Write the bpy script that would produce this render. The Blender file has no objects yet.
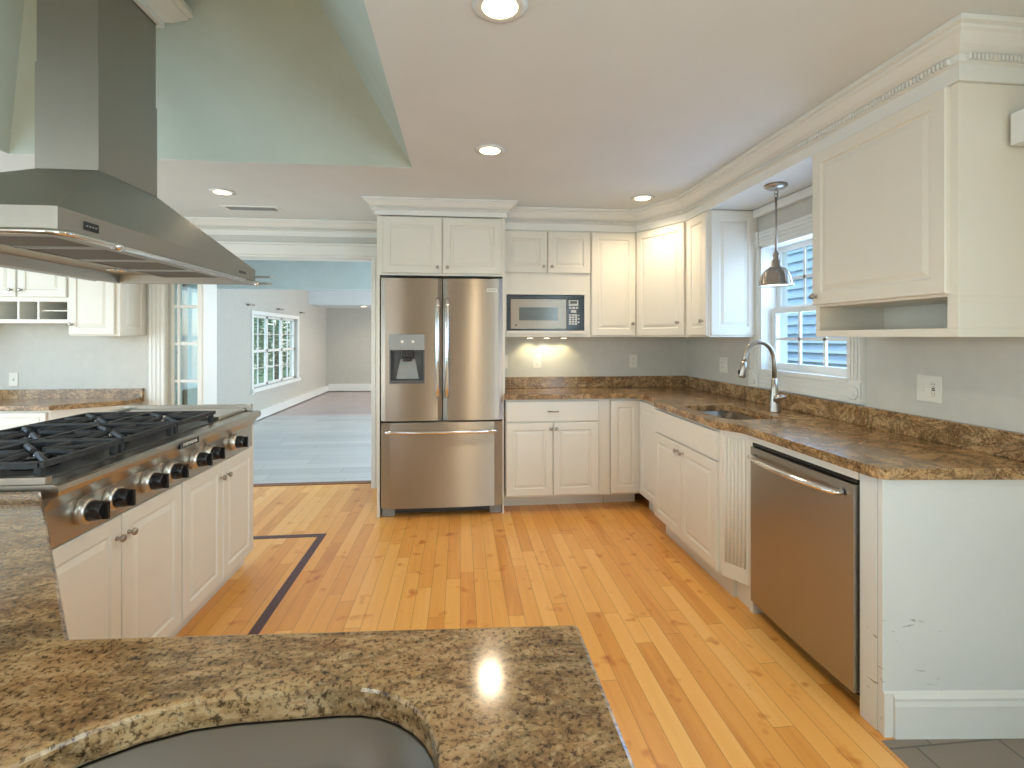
import bpy, bmesh, math, random
from mathutils import Vector, Matrix
random.seed(7)
PI = math.pi
sc = bpy.context.scene
COL = sc.collection

# ------------------------------------------------------------------ camera
cam_d = bpy.data.cameras.new('camera'); cam = bpy.data.objects.new('camera', cam_d); COL.objects.link(cam)
cam.location = (0, 0, 1.37)
cam.rotation_euler = (PI/2, 0, -math.radians(5.9))
cam_d.sensor_width = 36; cam_d.lens = 36*500/1024
cam_d.shift_y = -47/1024
cam_d.clip_start = .02
sc.camera = cam
# ------------------------------------------------------------------ world and exposure
w = bpy.data.worlds.new('world'); sc.world = w; w.use_nodes = True
nt = w.node_tree; bg = nt.nodes['Background']
sky = nt.nodes.new('ShaderNodeTexSky'); sky.sky_type = 'NISHITA'; sky.sun_disc = False
sky.sun_elevation = math.radians(48); sky.sun_rotation = math.radians(200); sky.air_density = 1.0
nt.links.new(sky.outputs[0], bg.inputs[0]); bg.inputs[1].default_value = .42
sc.view_settings.view_transform = 'Standard'; sc.view_settings.look = 'None'
sc.view_settings.gamma = 1; sc.view_settings.use_curve_mapping = False
sc.view_settings.exposure = 0.36
sc.cycles.max_bounces = 8; sc.cycles.diffuse_bounces = 5; sc.cycles.glossy_bounces = 4
sc.cycles.use_denoising = True
sc.cycles.sample_clamp_indirect = 4

def area(name, loc, rot, sx, sy, power, color, spread=PI):
    l = bpy.data.lights.new(name, 'AREA'); l.shape = 'RECTANGLE'; l.size = sx; l.size_y = sy
    l.energy = power; l.color = color; l.spread = spread
    o = bpy.data.objects.new(name, l); COL.objects.link(o); o.location = loc; o.rotation_euler = rot
    return o
sun_d = bpy.data.lights.new('sun', 'SUN'); sun_d.energy = 2.0; sun_d.angle = .01; sun_d.color = (1, .95, .86)
sun = bpy.data.objects.new('sun', sun_d); COL.objects.link(sun); sun.location = (0, -8, 12)
sun.rotation_euler = Vector((.13, .5, -.86)).to_track_quat('-Z', 'Y').to_euler()
# left and sink lights stand at windows; the rest are added unseen fill
area('fill_rear', (-3.05, -3.42, 1.35), (PI/2, 0, 0), 2.4, 1.9, 40, (.84, .93, 1.0))  # added fill light from behind the camera
area('fill_right', (1.96, -1.9, 1.35), (PI/2, 0, PI/2), 1.9, 1.7, 118, (.66, .88, 1.0))  # added out of view to brighten the end panel and right foreground
area('daylight_left_windows', (-4.52, 1.6, 1.35), (PI/2, 0, -PI/2), 4.0, 1.7, 60, (.58, .81, 1.0))
area('fill_next_room', (1.35, 7.0, 1.4), (PI/2, 0, PI/2), 3.4, 1.7, 110, (.66, .85, 1.0))  # added fill for the next room; the wall behind it is solid
area('fill_far_room', (1.35, 11.0, 1.4), (PI/2, 0, PI/2), 2.4, 1.7, 60, (1, .93, .85))  # added warm fill for the far room, no window behind it
area('daylight_sink_window', (2.13, 2.80, 1.54), (PI/2, 0, PI/2), .6, .75, 8, (.45, .66, 1.0))

# ------------------------------------------------------------------ materials
MATS = {}
def newmat(name):
    m = bpy.data.materials.new(name); m.use_nodes = True; MATS[name] = m
    return m, m.node_tree, m.node_tree.nodes['Principled BSDF']
def N(t, k, **kw):
    n = t.nodes.new(k)
    for a, b in kw.items(): setattr(n, a, b)
    return n
def pbr(name, col, rough=.5, metal=0, noise=.03, nscale=12, spec=.5, coat=0):
    m, t, b = newmat(name)
    co = N(t, 'ShaderNodeTexCoord'); nz = N(t, 'ShaderNodeTexNoise'); nz.inputs['Scale'].default_value = nscale
    nz.inputs['Detail'].default_value = 4
    t.links.new(co.outputs['Object'], nz.inputs['Vector'])
    r = N(t, 'ShaderNodeValToRGB')
    r.color_ramp.elements[0].position = .3; r.color_ramp.elements[1].position = .7
    r.color_ramp.elements[0].color = tuple(max(0, c*(1-noise)) for c in col)+(1,)
    r.color_ramp.elements[1].color = tuple(min(1, c*(1+noise)) for c in col)+(1,)
    t.links.new(nz.outputs['Fac'], r.inputs[0]); t.links.new(r.outputs[0], b.inputs['Base Color'])
    b.inputs['Roughness'].default_value = rough; b.inputs['Metallic'].default_value = metal
    b.inputs['Specular IOR Level'].default_value = spec; b.inputs['Coat Weight'].default_value = coat
    return m
def steel(name, col, rough=.3, axis='Z', bump=.02):
    """brushed metal: streaks run along the given local axis"""
    m, t, b = newmat(name)
    co = N(t, 'ShaderNodeTexCoord'); mp = N(t, 'ShaderNodeMapping')
    s = {'X': (.6, 90, 90), 'Y': (90, .6, 90), 'Z': (90, 90, .6)}[axis]
    lowf = 18 if bump > .025 else 2
    mp.inputs['Scale'].default_value = s
    nz = N(t, 'ShaderNodeTexNoise'); nz.inputs['Scale'].default_value = 3; nz.inputs['Detail'].default_value = 3
    t.links.new(co.outputs['Object'], mp.inputs[0]); t.links.new(mp.outputs[0], nz.inputs['Vector'])
    r = N(t, 'ShaderNodeMapRange'); r.inputs['To Min'].default_value = rough-.06; r.inputs['To Max'].default_value = rough+.08
    t.links.new(nz.outputs['Fac'], r.inputs[0]); t.links.new(r.outputs[0], b.inputs['Roughness'])
    bp = N(t, 'ShaderNodeBump'); bp.inputs['Strength'].default_value = bump; bp.inputs['Distance'].default_value = .002
    n2 = N(t, 'ShaderNodeTexNoise'); n2.inputs['Scale'].default_value = 2.2
    t.links.new(co.outputs['Object'], n2.inputs['Vector'])
    ad = N(t, 'ShaderNodeMath', operation='MULTIPLY_ADD'); ad.inputs[1].default_value = lowf; 
    t.links.new(n2.outputs['Fac'], ad.inputs[0]); t.links.new(nz.outputs['Fac'], ad.inputs[2])
    t.links.new(ad.outputs[0], bp.inputs['Height']); t.links.new(bp.outputs[0], b.inputs['Normal'])
    b.inputs['Base Color'].default_value = (*col, 1); b.inputs['Metallic'].default_value = 1
    return m
def emit(name, col, s):
    m, t, b = newmat(name)
    b.inputs['Base Color'].default_value = (*col, 1)
    b.inputs['Emission Color'].default_value = (*col, 1); b.inputs['Emission Strength'].default_value = s
    return m
def glass(name, tint=(.9, .97, 1), gloss=.08):
    m, t, b = newmat(name)
    t.nodes.remove(b)
    tr = N(t, 'ShaderNodeBsdfTransparent'); tr.inputs[0].default_value = (*tint, 1)
    gl = N(t, 'ShaderNodeBsdfGlossy'); gl.inputs['Roughness'].default_value = .02
    lw = N(t, 'ShaderNodeLayerWeight'); lw.inputs[0].default_value = .5
    fr = N(t, 'ShaderNodeMath', operation='POWER'); fr.inputs[1].default_value = 5; t.links.new(lw.outputs['Facing'], fr.inputs[0])
    ad = N(t, 'ShaderNodeMath', operation='ADD'); ad.inputs[1].default_value = gloss; ad.use_clamp = True
    mx = N(t, 'ShaderNodeMixShader')
    t.links.new(fr.outputs[0], ad.inputs[0]); t.links.new(ad.outputs[0], mx.inputs[0])
    t.links.new(tr.outputs[0], mx.inputs[1]); t.links.new(gl.outputs[0], mx.inputs[2])
    t.links.new(mx.outputs[0], t.nodes['Material Output'].inputs[0])
    return m
def ramp(t, stops):
    r = N(t, 'ShaderNodeValToRGB'); e = r.color_ramp.elements
    while len(e) < len(stops): e.new(.5)
    for k, (p, c) in enumerate(stops): e[k].position = p; e[k].color = (*c, 1)
    return r
def planks(name, width, length, stops, along='Y', rough=.28, gap=.012, gapcol=(.16, .07, .02), grain=.25, coat=.15, knots=True):
    m, t, b = newmat(name); L = t.links
    co = N(t, 'ShaderNodeTexCoord'); sp = N(t, 'ShaderNodeSeparateXYZ'); L.new(co.outputs['Object'], sp.inputs[0])
    across, alongv = (sp.outputs['X'], sp.outputs['Y']) if along == 'Y' else (sp.outputs['Y'], sp.outputs['X'])
    def M(op, a, bb=None):
        n = N(t, 'ShaderNodeMath', operation=op)
        for i, v in enumerate((a, bb)):
            if v is None: continue
            if isinstance(v, (int, float)): n.inputs[i].default_value = v
            else: L.new(v, n.inputs[i])
        return n.outputs[0]
    u = M('DIVIDE', across, width); row = M('FLOOR', u); fu = M('FRACT', u)
    wn = N(t, 'ShaderNodeTexWhiteNoise', noise_dimensions='1D'); L.new(row, wn.inputs['W'])
    v = M('DIVIDE', M('ADD', alongv, M('MULTIPLY', wn.outputs[0], length*7)), length); col = M('FLOOR', v); fv = M('FRACT', v)
    cx = N(t, 'ShaderNodeCombineXYZ'); L.new(row, cx.inputs[0]); L.new(col, cx.inputs[1])
    w2 = N(t, 'ShaderNodeTexWhiteNoise', noise_dimensions='2D'); L.new(cx.outputs[0], w2.inputs['Vector'])
    mp = N(t, 'ShaderNodeMapping'); mp.inputs['Scale'].default_value = (22, 1.4, 1) if along == 'Y' else (1.4, 22, 1)
    L.new(co.outputs['Object'], mp.inputs[0])
    ofs = N(t, 'ShaderNodeVectorMath', operation='ADD'); L.new(mp.outputs[0], ofs.inputs[0])
    sc3 = N(t, 'ShaderNodeVectorMath', operation='SCALE'); L.new(w2.outputs['Color'], sc3.inputs[0]); sc3.inputs['Scale'].default_value = 30
    L.new(sc3.outputs[0], ofs.inputs[1])
    nz = N(t, 'ShaderNodeTexNoise'); nz.inputs['Scale'].default_value = 1; nz.inputs['Detail'].default_value = 5; nz.inputs['Distortion'].default_value = .6
    L.new(ofs.outputs[0], nz.inputs['Vector'])
    fac = M('ADD', M('MULTIPLY', w2.outputs['Value'], 1-grain), M('MULTIPLY', nz.outputs['Fac'], grain))
    r = ramp(t, stops); L.new(fac, r.inputs[0])
    c = r.outputs[0]
    if knots:
        k = N(t, 'ShaderNodeTexNoise'); k.inputs['Scale'].default_value = 9; k.inputs['Detail'].default_value = 2
        L.new(co.outputs['Object'], k.inputs['Vector'])
        kr = ramp(t, [(.62, (0, 0, 0)), (.74, (1, 1, 1))]); L.new(k.outputs['Fac'], kr.inputs[0])
        mk = N(t, 'ShaderNodeMixRGB', blend_type='MULTIPLY'); mk.inputs[2].default_value = (.72, .5, .32, 1)
        L.new(kr.outputs[0], mk.inputs[0]); L.new(c, mk.inputs[1]); c = mk.outputs[0]
    ga = M('MINIMUM', M('MULTIPLY', M('MINIMUM', fu, M('SUBTRACT', 1, fu)), width), M('MULTIPLY', M('MINIMUM', fv, M('SUBTRACT', 1, fv)), length))
    gm = M('LESS_THAN', ga, gap*width)
    mg = N(t, 'ShaderNodeMixRGB'); mg.inputs[2].default_value = (*gapcol, 1)
    L.new(M('MULTIPLY', gm, .75), mg.inputs[0]); L.new(c, mg.inputs[1]); L.new(mg.outputs[0], b.inputs['Base Color'])
    b.inputs['Roughness'].default_value = rough; b.inputs['Coat Weight'].default_value = coat; b.inputs['Coat Roughness'].default_value = .15
    return m
def granite(name, scale=1.0, rough=.12, tone=1.0, stretch=(1, 2.6, 2.6), rot=.15, base=17, speck=.8, vein=.6):
    m, t, b = newmat(name); L = t.links
    co = N(t, 'ShaderNodeTexCoord'); mp = N(t, 'ShaderNodeMapping')
    mp.inputs['Scale'].default_value = stretch; mp.inputs['Rotation'].default_value = (0, rot, rot*1.5)
    L.new(co.outputs['Object'], mp.inputs[0])
    def noise(s, d, dist, vec=mp.outputs[0]):
        n = N(t, 'ShaderNodeTexNoise'); n.inputs['Scale'].default_value = s*scale; n.inputs['Detail'].default_value = d
        n.inputs['Distortion'].default_value = dist; n.inputs['Roughness'].default_value = .7; L.new(vec, n.inputs['Vector']); return n.outputs['Fac']
    T = tone
    r = ramp(t, [(.22, (.07*T, .055*T, .035*T)), (.38, (.27*T, .165*T, .08*T)), (.50, (.42*T, .265*T, .13*T)), (.60, (.52*T, .37*T, .20*T)), (.72, (.38*T, .17*T, .08*T))])
    L.new(noise(base, 14, .7), r.inputs[0])
    sp = ramp(t, [(.40, (.05, .04, .03)), (.50, (1, 1, 1))]); L.new(noise(150, 5, .2, co.outputs['Object']), sp.inputs[0])
    m1 = N(t, 'ShaderNodeMixRGB', blend_type='MULTIPLY'); m1.inputs[0].default_value = speck; L.new(r.outputs[0], m1.inputs[1]); L.new(sp.outputs[0], m1.inputs[2])
    lt = ramp(t, [(.53, (0, 0, 0)), (.62, (1, 1, 1))]); L.new(noise(90, 6, .2, co.outputs['Object']), lt.inputs[0])
    m2 = N(t, 'ShaderNodeMixRGB'); m2.inputs[2].default_value = (.58*T, .44*T, .26*T, 1)
    f = N(t, 'ShaderNodeMath', operation='MULTIPLY'); f.inputs[1].default_value = .6; L.new(lt.outputs[0], f.inputs[0])
    L.new(f.outputs[0], m2.inputs[0]); L.new(m1.outputs[0], m2.inputs[1])
    vn = ramp(t, [(.44, (0, 0, 0)), (.49, (1, 1, 1)), (.51, (1, 1, 1)), (.56, (0, 0, 0))]); L.new(noise(2.2, 8, 2.5), vn.inputs[0])
    m3 = N(t, 'ShaderNodeMixRGB', blend_type='MULTIPLY'); m3.inputs[2].default_value = (.42, .40, .34, 1)
    f2 = N(t, 'ShaderNodeMath', operation='MULTIPLY'); f2.inputs[1].default_value = vein; L.new(vn.outputs[0], f2.inputs[0])
    L.new(f2.outputs[0], m3.inputs[0]); L.new(m2.outputs[0], m3.inputs[1])
    lo = ramp(t, [(.35, (.62, .60, .58)), (.47, (1, .93, .84)), (.58, (1, .90, .78)), (.72, (.86, .60, .47))]); L.new(noise(3.2, 6, 1.2), lo.inputs[0])
    m4 = N(t, 'ShaderNodeMixRGB', blend_type='MULTIPLY'); m4.inputs[0].default_value = .9
    L.new(m3.outputs[0], m4.inputs[1]); L.new(lo.outputs[0], m4.inputs[2]); L.new(m4.outputs[0], b.inputs['Base Color'])
    b.inputs['Roughness'].default_value = rough; b.inputs['Specular IOR Level'].default_value = .5
    return m
def scuffed(name, col):
    m = pbr(name, col, .4, 0, .02, 3)
    t = m.node_tree; L = t.links; b = t.nodes['Principled BSDF']
    src = b.inputs['Base Color'].links[0].from_socket
    co = N(t, 'ShaderNodeTexCoord'); mp = N(t, 'ShaderNodeMapping'); mp.inputs['Scale'].default_value = (12, 12, 45); L.new(co.outputs['Object'], mp.inputs[0])
    n = N(t, 'ShaderNodeTexNoise'); n.inputs['Scale'].default_value = 1; n.inputs['Detail'].default_value = 6; n.inputs['Distortion'].default_value = 1.0
    L.new(mp.outputs[0], n.inputs['Vector'])
    r = ramp(t, [(.635, (0, 0, 0)), (.69, (1, 1, 1))]); L.new(n.outputs['Fac'], r.inputs[0])
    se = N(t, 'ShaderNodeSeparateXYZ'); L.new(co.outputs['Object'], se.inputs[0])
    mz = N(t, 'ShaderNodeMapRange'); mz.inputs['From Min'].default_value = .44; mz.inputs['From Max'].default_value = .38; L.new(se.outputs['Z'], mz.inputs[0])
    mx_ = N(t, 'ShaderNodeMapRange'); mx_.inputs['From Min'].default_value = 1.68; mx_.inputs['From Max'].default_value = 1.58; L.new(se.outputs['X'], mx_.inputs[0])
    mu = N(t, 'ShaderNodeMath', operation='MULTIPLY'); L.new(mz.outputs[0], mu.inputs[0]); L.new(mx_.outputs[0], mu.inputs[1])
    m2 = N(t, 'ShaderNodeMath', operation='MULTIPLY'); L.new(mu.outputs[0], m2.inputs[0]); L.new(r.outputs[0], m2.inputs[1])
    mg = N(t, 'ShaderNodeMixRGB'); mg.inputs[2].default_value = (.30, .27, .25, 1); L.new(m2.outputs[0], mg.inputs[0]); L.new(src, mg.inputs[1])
    L.new(mg.outputs[0], b.inputs['Base Color']); return m

M_CAB = pbr('cabinet_white', (.76, .73, .65), .38, 0, .012, 5)
M_TRIM = pbr('trim_white', (.76, .77, .74), .35, 0, .012, 5)
M_PANEL = scuffed('scuffed_white', (.70, .73, .72))
M_WALL = pbr('wall_paint', (.585, .58, .53), .6, 0, .03, 14)
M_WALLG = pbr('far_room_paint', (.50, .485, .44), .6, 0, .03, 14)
M_WALLB = pbr('blue_paint', (.60, .70, .70), .6, 0, .03, 6)
M_CEIL = pbr('ceiling_paint', (.72, .765, .785), .8, 0, .02, 3)
M_TRAY = pbr('tray_paint', (.50, .57, .51), .7, 0, .03, 5)
M_FLOOR = planks('maple_planks', .078, 1.0, [(.05, (.55, .21, .04)), (.30, (.76, .34, .075)), (.62, (.87, .45, .12)), (.95, (.92, .57, .21))], grain=.5)
M_GREY = planks('grey_planks', .20, 1.2, [(.1, (.44, .46, .46)), (.5, (.53, .54, .54)), (.9, (.62, .62, .61))], along='X', rough=.35, gapcol=(.16, .18, .19), coat=.05, knots=False, grain=.45)
M_FARFL = pbr('far_floor', (.40, .34, .34), .28, 0, .08, 4)
M_TILE = planks('slate_tile', .305, .305, [(.1, (.22, .18, .145)), (.5, (.26, .215, .175)), (.9, (.31, .255, .21))], along='X', rough=.5, gapcol=(.10, .09, .08), coat=0, knots=False, grain=.6)
M_INLAY = pbr('walnut_inlay', (.085, .028, .030), .3, 0, .2, 30)
M_GRAN = granite('granite_tan', .85, tone=.90, base=14)
M_GRANB = granite('granite_run', .9, rough=.16, tone=1.05, stretch=(2.4, 2.4, 3.6), rot=.8, base=3.6, speck=.55, vein=.95)
M_SS = steel('brushed_steel', (.50, .47, .42), .30, 'X', .006)
M_SSV = steel('brushed_steel_vertical', (.50, .455, .395), .40, 'X', .008)
_b = M_SSV.node_tree.nodes['Principled BSDF']; _t = N(M_SSV.node_tree, 'ShaderNodeTangent'); _t.direction_type = 'RADIAL'; _t.axis = 'Z'
M_SSV.node_tree.links.new(_t.outputs[0], _b.inputs['Tangent']); _b.inputs['Anisotropic'].default_value = 1.0; _b.inputs['Anisotropic Rotation'].default_value = .25
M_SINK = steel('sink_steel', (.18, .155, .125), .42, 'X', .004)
M_SSD = steel('dark_steel', (.40, .375, .33), .34, 'X', .006)
M_HOOD = steel('hood_steel', (.40, .39, .355), .46, 'Z', .03)
M_CHROME = pbr('chrome', (.80, .79, .77), .12, 1, .02)
M_NICK = pbr('satin_nickel', (.42, .39, .35), .3, 1, .05)
M_BLACK = pbr('black_gloss', (.012, .012, .013), .2, 0, .2)
M_IRON = pbr('cast_iron', (.028, .031, .033), .6, 0, .3, 60)
M_DKGR = pbr('dark_grey_plastic', (.07, .07, .07), .4, 0, .1)
M_MIDG = pbr('grey_plastic', (.30, .31, .30), .4, 0, .05)
M_FILTER = pbr('filter_mesh', (.10, .075, .05), .5, .6, .3, 200)
M_GLASS = glass('window_glass')
M_SMOKE = pbr('smoked_glass', (.10, .11, .10), .15, 0, .1)
M_LAMP = emit('warm_lamp', (1, .80, .48), 8)
M_LAMPW = emit('puck_lamp', (1, .86, .55), 8)
M_PLATE = pbr('outlet_plastic', (.78, .76, .69), .35, 0, .01)
M_BROWN = pbr('brown_wood', (.20, .09, .045), .5, 0, .2, 20)
M_SIDING = pbr('siding_blue', (.55, .72, .82), .6, 0, .05, 5)
M_SHING = pbr('shingle_pale', (.50, .62, .66), .8, 0, .1, 20)
M_BARK = pbr('bark', (.12, .08, .05), .9, 0, .3, 20)
M_LEAF = pbr('leaves', (.24, .46, .22), .6, 0, .5, 9)
M_GRASS = pbr('lawn_green', (.09, .17, .05), .9, 0, .4, 6)
M_BEZ = pbr('knob_bezel_steel', (.62, .58, .52), .32, 1, .02)
M_PAD = pbr('keypad_grey', (.55, .57, .57), .5, 0, .02)

# ------------------------------------------------------------------ mesh helpers
def box(bm, x0, x1, y0, y1, z0, z1):
    v = [bm.verts.new(p) for p in ((x0,y0,z0),(x1,y0,z0),(x1,y1,z0),(x0,y1,z0),(x0,y0,z1),(x1,y0,z1),(x1,y1,z1),(x0,y1,z1))]
    for f in ((0,3,2,1),(4,5,6,7),(0,1,5,4),(1,2,6,5),(2,3,7,6),(3,0,4,7)): bm.faces.new([v[i] for i in f])
def B(*a):
    bm = bmesh.new()
    for q in a: box(bm, *q)
    return bm
def frame_of(d):
    d = Vector(d).normalized(); up = Vector((0,0,1)) if abs(d.z) < .9 else Vector((1,0,0))
    a = d.cross(up).normalized(); return a, d.cross(a).normalized()
def tube(bm, pts, r, seg=10, cap=True, flat=1.0):
    pts = [Vector(p) for p in pts]; rings = []
    rr = r if isinstance(r, (list, tuple)) else [r]*len(pts)
    a = None
    for i, p in enumerate(pts):
        d = (pts[min(i+1, len(pts)-1)]-pts[max(i-1, 0)]).normalized()
        if a is None: a, b = frame_of(d)
        else:
            a = (a-d*a.dot(d)).normalized(); b = d.cross(a)
        rings.append([bm.verts.new(p+(a*math.cos(2*PI*k/seg)+b*math.sin(2*PI*k/seg)*flat)*rr[i]) for k in range(seg)])
    for i in range(len(rings)-1):
        for k in range(seg):
            f = bm.faces.new((rings[i][k], rings[i][(k+1)%seg], rings[i+1][(k+1)%seg], rings[i+1][k])); f.smooth = True
    if cap:
        bm.faces.new(rings[0][::-1]); bm.faces.new(rings[-1])
def cyl(bm, p0, p1, r, seg=20): tube(bm, [p0, p1], r, seg)
def lathe(bm, prof, c, axis=(0,0,1), seg=28):
    """prof: (radius, distance along axis)"""
    c = Vector(c); d = Vector(axis).normalized(); a, b = frame_of(d); rings = []
    for r, h in prof:
        r = max(r, 1e-4)
        rings.append([bm.verts.new(c+d*h+(a*math.cos(2*PI*k/seg)+b*math.sin(2*PI*k/seg))*r) for k in range(seg)])
    for i in range(len(rings)-1):
        for k in range(seg):
            f = bm.faces.new((rings[i][k], rings[i][(k+1)%seg], rings[i+1][(k+1)%seg], rings[i+1][k])); f.smooth = True
    bm.faces.new(rings[0][::-1]); bm.faces.new(rings[-1])
def slab(bm, outer, holes, z0, z1):
    """horizontal slab with holes"""
    edges = []; loops = []
    for lp in [outer]+holes:
        vs = [bm.verts.new((x, y, z1)) for x, y in lp]; loops.append(vs)
        edges += [bm.edges.new((vs[i], vs[(i+1)%len(vs)])) for i in range(len(vs))]
    r = bmesh.ops.triangle_fill(bm, edges=edges, use_beauty=True)
    top = [f for f in r['geom'] if isinstance(f, bmesh.types.BMFace)]
    low = {}
    for vs in loops:
        for v in vs: low[v] = bm.verts.new((v.co.x, v.co.y, z0))
    for f in top: bm.faces.new([low[v] for v in reversed(f.verts)])
    for vs in loops:
        n = len(vs)
        for i in range(n):
            a, b = vs[i], vs[(i+1)%n]; bm.faces.new((a, b, low[b], low[a]))
def rrect(x0, x1, y0, y1, r, n=6, rs=None):
    rs = rs or [r]*4; out = []
    for (cx, cy, a0), q in zip(((x0, y0, PI), (x1, y0, 1.5*PI), (x1, y1, 0), (x0, y1, .5*PI)), rs):
        sx = cx+(q if cx == x0 else -q); sy = cy+(q if cy == y0 else -q)
        for k in range(n+1):
            a = a0+PI/2*k/n; out.append((sx+q*math.cos(a), sy+q*math.sin(a)))
    return out
def raised(bm, x0, x1, z0, z1, y=0, th=.02, fr=.055, flat=False, M=None):
    """raised-panel door or drawer front whose back lies at y and that faces -y"""
    yf = y-th; w = min(x1-x0, z1-z0)
    fr = min(fr, w*.24)
    steps = [(0, y), (0, yf+.004), (.004, yf)]
    if flat: steps += [(.012, yf)]
    else: steps += [(fr, yf), (fr+.006, yf+.007), (fr+.012, yf+.0075), (fr+min(.032, w*.12), yf+.001), (fr+min(.036, w*.14), yf+.001)]
    rings = []
    for i, yy in steps:
        rings.append([bm.verts.new(p) for p in ((x0+i, yy, z0+i), (x1-i, yy, z0+i), (x1-i, yy, z1-i), (x0+i, yy, z1-i))])
    for a, b in zip(rings, rings[1:]):
        for k in range(4): bm.faces.new((a[k], a[(k+1)%4], b[(k+1)%4], b[k]))
    bm.faces.new(rings[-1]); bm.faces.new(rings[0][::-1])
def sweep(bm, path, prof):
    """sweep a closed profile (out, z) along a ground path; out is to the right of travel"""
    n = len(path); P = [Vector(p) for p in path]; secs = []
    for i in range(n):
        d1 = (P[i]-P[i-1]).normalized() if i else (P[1]-P[0]).normalized()
        d2 = (P[i+1]-P[i]).normalized() if i < n-1 else d1
        n1 = Vector((d1.y, -d1.x)); n2 = Vector((d2.y, -d2.x)); m = (n1+n2)
        m = m/ max(.2, m.dot(n1)); 
        secs.append([bm.verts.new((P[i].x+m.x*o, P[i].y+m.y*o, z)) for o, z in prof])
    k = len(prof)
    for a, b in zip(secs, secs[1:]):
        for j in range(k): bm.faces.new((a[j], a[(j+1)%k], b[(j+1)%k], b[j]))
    bm.faces.new(secs[0][::-1]); bm.faces.new(secs[-1])
def dentils(bm, path, out, z0, z1, pitch=.015, w=.0085, dep=.013):
    P = [Vector(p) for p in path]
    for a, b in zip(P, P[1:]):
        d = (b-a); L = d.length; d.normalize(); nn = Vector((d.y, -d.x)); k = int(L/pitch)
        for i in range(k):
            c = a+d*(i+.5)*pitch
            pts = []
            for s, o in ((-w/2, out-.002), (w/2, out-.002), (w/2, out+dep), (-w/2, out+dep)):
                q = c+d*s+nn*o; pts.append(q)
            lo = [bm.verts.new((q.x, q.y, z0)) for q in pts]; hi = [bm.verts.new((q.x, q.y, z1)) for q in pts]
            bm.faces.new(lo[::-1]); bm.faces.new(hi)
            for j in range(4): bm.faces.new((lo[j], lo[(j+1)%4], hi[(j+1)%4], hi[j]))
def obj(name, bm, m, parent=None, bevel=0, M=None, smooth=False, fix=True):
    if M is not None: bmesh.ops.transform(bm, matrix=M, verts=bm.verts)
    if fix: bmesh.ops.recalc_face_normals(bm, faces=bm.faces)
    me = bpy.data.meshes.new(name); bm.to_mesh(me); bm.free(); me.materials.append(m)
    if smooth:
        for p in me.polygons: p.use_smooth = True
    o = bpy.data.objects.new(name, me); COL.objects.link(o); o.parent = parent
    if bevel:
        b = o.modifiers.new('bevel', 'BEVEL'); b.width = bevel; b.segments = 2; b.limit_method = 'ANGLE'; b.angle_limit = math.radians(40)
    return o
def tag(o, label, cat, group=None):
    o['label'] = label; o['category'] = cat
    if group: o['group'] = group
    return o
def thing(name, label, cat, loc=(0,0,0), rz=0, group=None):
    o = bpy.data.objects.new(name, None); COL.objects.link(o); o.location = loc; o.rotation_euler = (0,0,rz)
    o.empty_display_size = .05
    return tag(o, label, cat, group)
def struct(name, bm, m, bevel=0, parent=None, **k):
    o = obj(name, bm, m, parent, bevel, **k); o['kind'] = 'structure'; return o
def text(name, s, size, m, parent, loc, rot, ext=.0006):
    c = bpy.data.curves.new(name, 'FONT'); c.body = s; c.size = size; c.extrude = ext; c.align_x = 'CENTER'; c.align_y = 'CENTER'
    c.materials.append(m)
    tmp = bpy.data.objects.new(name, c); COL.objects.link(tmp); bpy.context.view_layer.update()
    me = bpy.data.meshes.new_from_object(tmp.evaluated_get(bpy.context.evaluated_depsgraph_get())); bpy.data.objects.remove(tmp)
    if not me.materials: me.materials.append(m)
    o = bpy.data.objects.new(name, me); COL.objects.link(o); o.parent = parent; o.location = loc; o.rotation_euler = rot
    return o
def copy_tree(o, parent=None):
    c = o.copy(); COL.objects.link(c); c.parent = parent
    for ch in [x for x in bpy.data.objects if x.parent == o]: copy_tree(ch, c)
    return c

def knob(parent, x, y, z, r=.014, ax=(0,-1,0), m=None):
    bm = bmesh.new()
    lathe(bm, [(.008, 0), (.008, .003), (.0045, .005), (.0045, .014), (r*.8, .017), (r, .022), (r*.85, .028), (r*.4, .030)], (x, y, z), ax, 16)
    return obj('knob', bm, m or M_NICK, parent)
def door(parent, x0, x1, z0, z1, kx=None, kz=None, y=0, flat=False, name='door', m=None, T=None):
    bm = bmesh.new(); raised(bm, x0, x1, z0, z1, y, flat=flat)
    d = obj(name, bm, m or M_CAB, parent, M=T)
    if kx is not None:
        k = Vector((kx, y-.02, kz)); ax = Vector((0,-1,0))
        if T is not None: k = T @ k; ax = T.to_3x3() @ ax
        knob(d, k.x, k.y, k.z, ax=ax)
    return d

CZ = 2.405      # ceiling
# ================================================================== SETTING
# tray recess in the ceiling
TX0, TX1, TY0, TY1 = -2.54, -.295, .55, 3.105; TD = .45; TZ = 3.13
def hole_plane(x0, x1, y0, y1, hx0, hx1, hy0, hy1, z0, z1):
    return [(x0, hx0, y0, y1, z0, z1), (hx1, x1, y0, y1, z0, z1), (hx0, hx1, y0, hy0, z0, z1), (hx0, hx1, hy1, y1, z0, z1)]
struct('ceiling', B(*hole_plane(-4.7, 2.2, -3.6, 4.76, TX0, TX1, TY0, TY1, CZ, CZ+.06)), M_CEIL)
bm = bmesh.new()
lo = [bm.verts.new(p) for p in ((TX0,TY0,CZ+.001),(TX1,TY0,CZ+.001),(TX1,TY1,CZ+.001),(TX0,TY1,CZ+.001))]
hi = [bm.verts.new(p) for p in ((TX0+TD,TY0+TD,TZ),(TX1-TD,TY0+TD,TZ),(TX1-TD,TY1-TD,TZ),(TX0+TD,TY1-TD,TZ))]
for k in range(4): bm.faces.new((lo[k], lo[(k+1)%4], hi[(k+1)%4], hi[k]))
bm.faces.new(hi)
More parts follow.
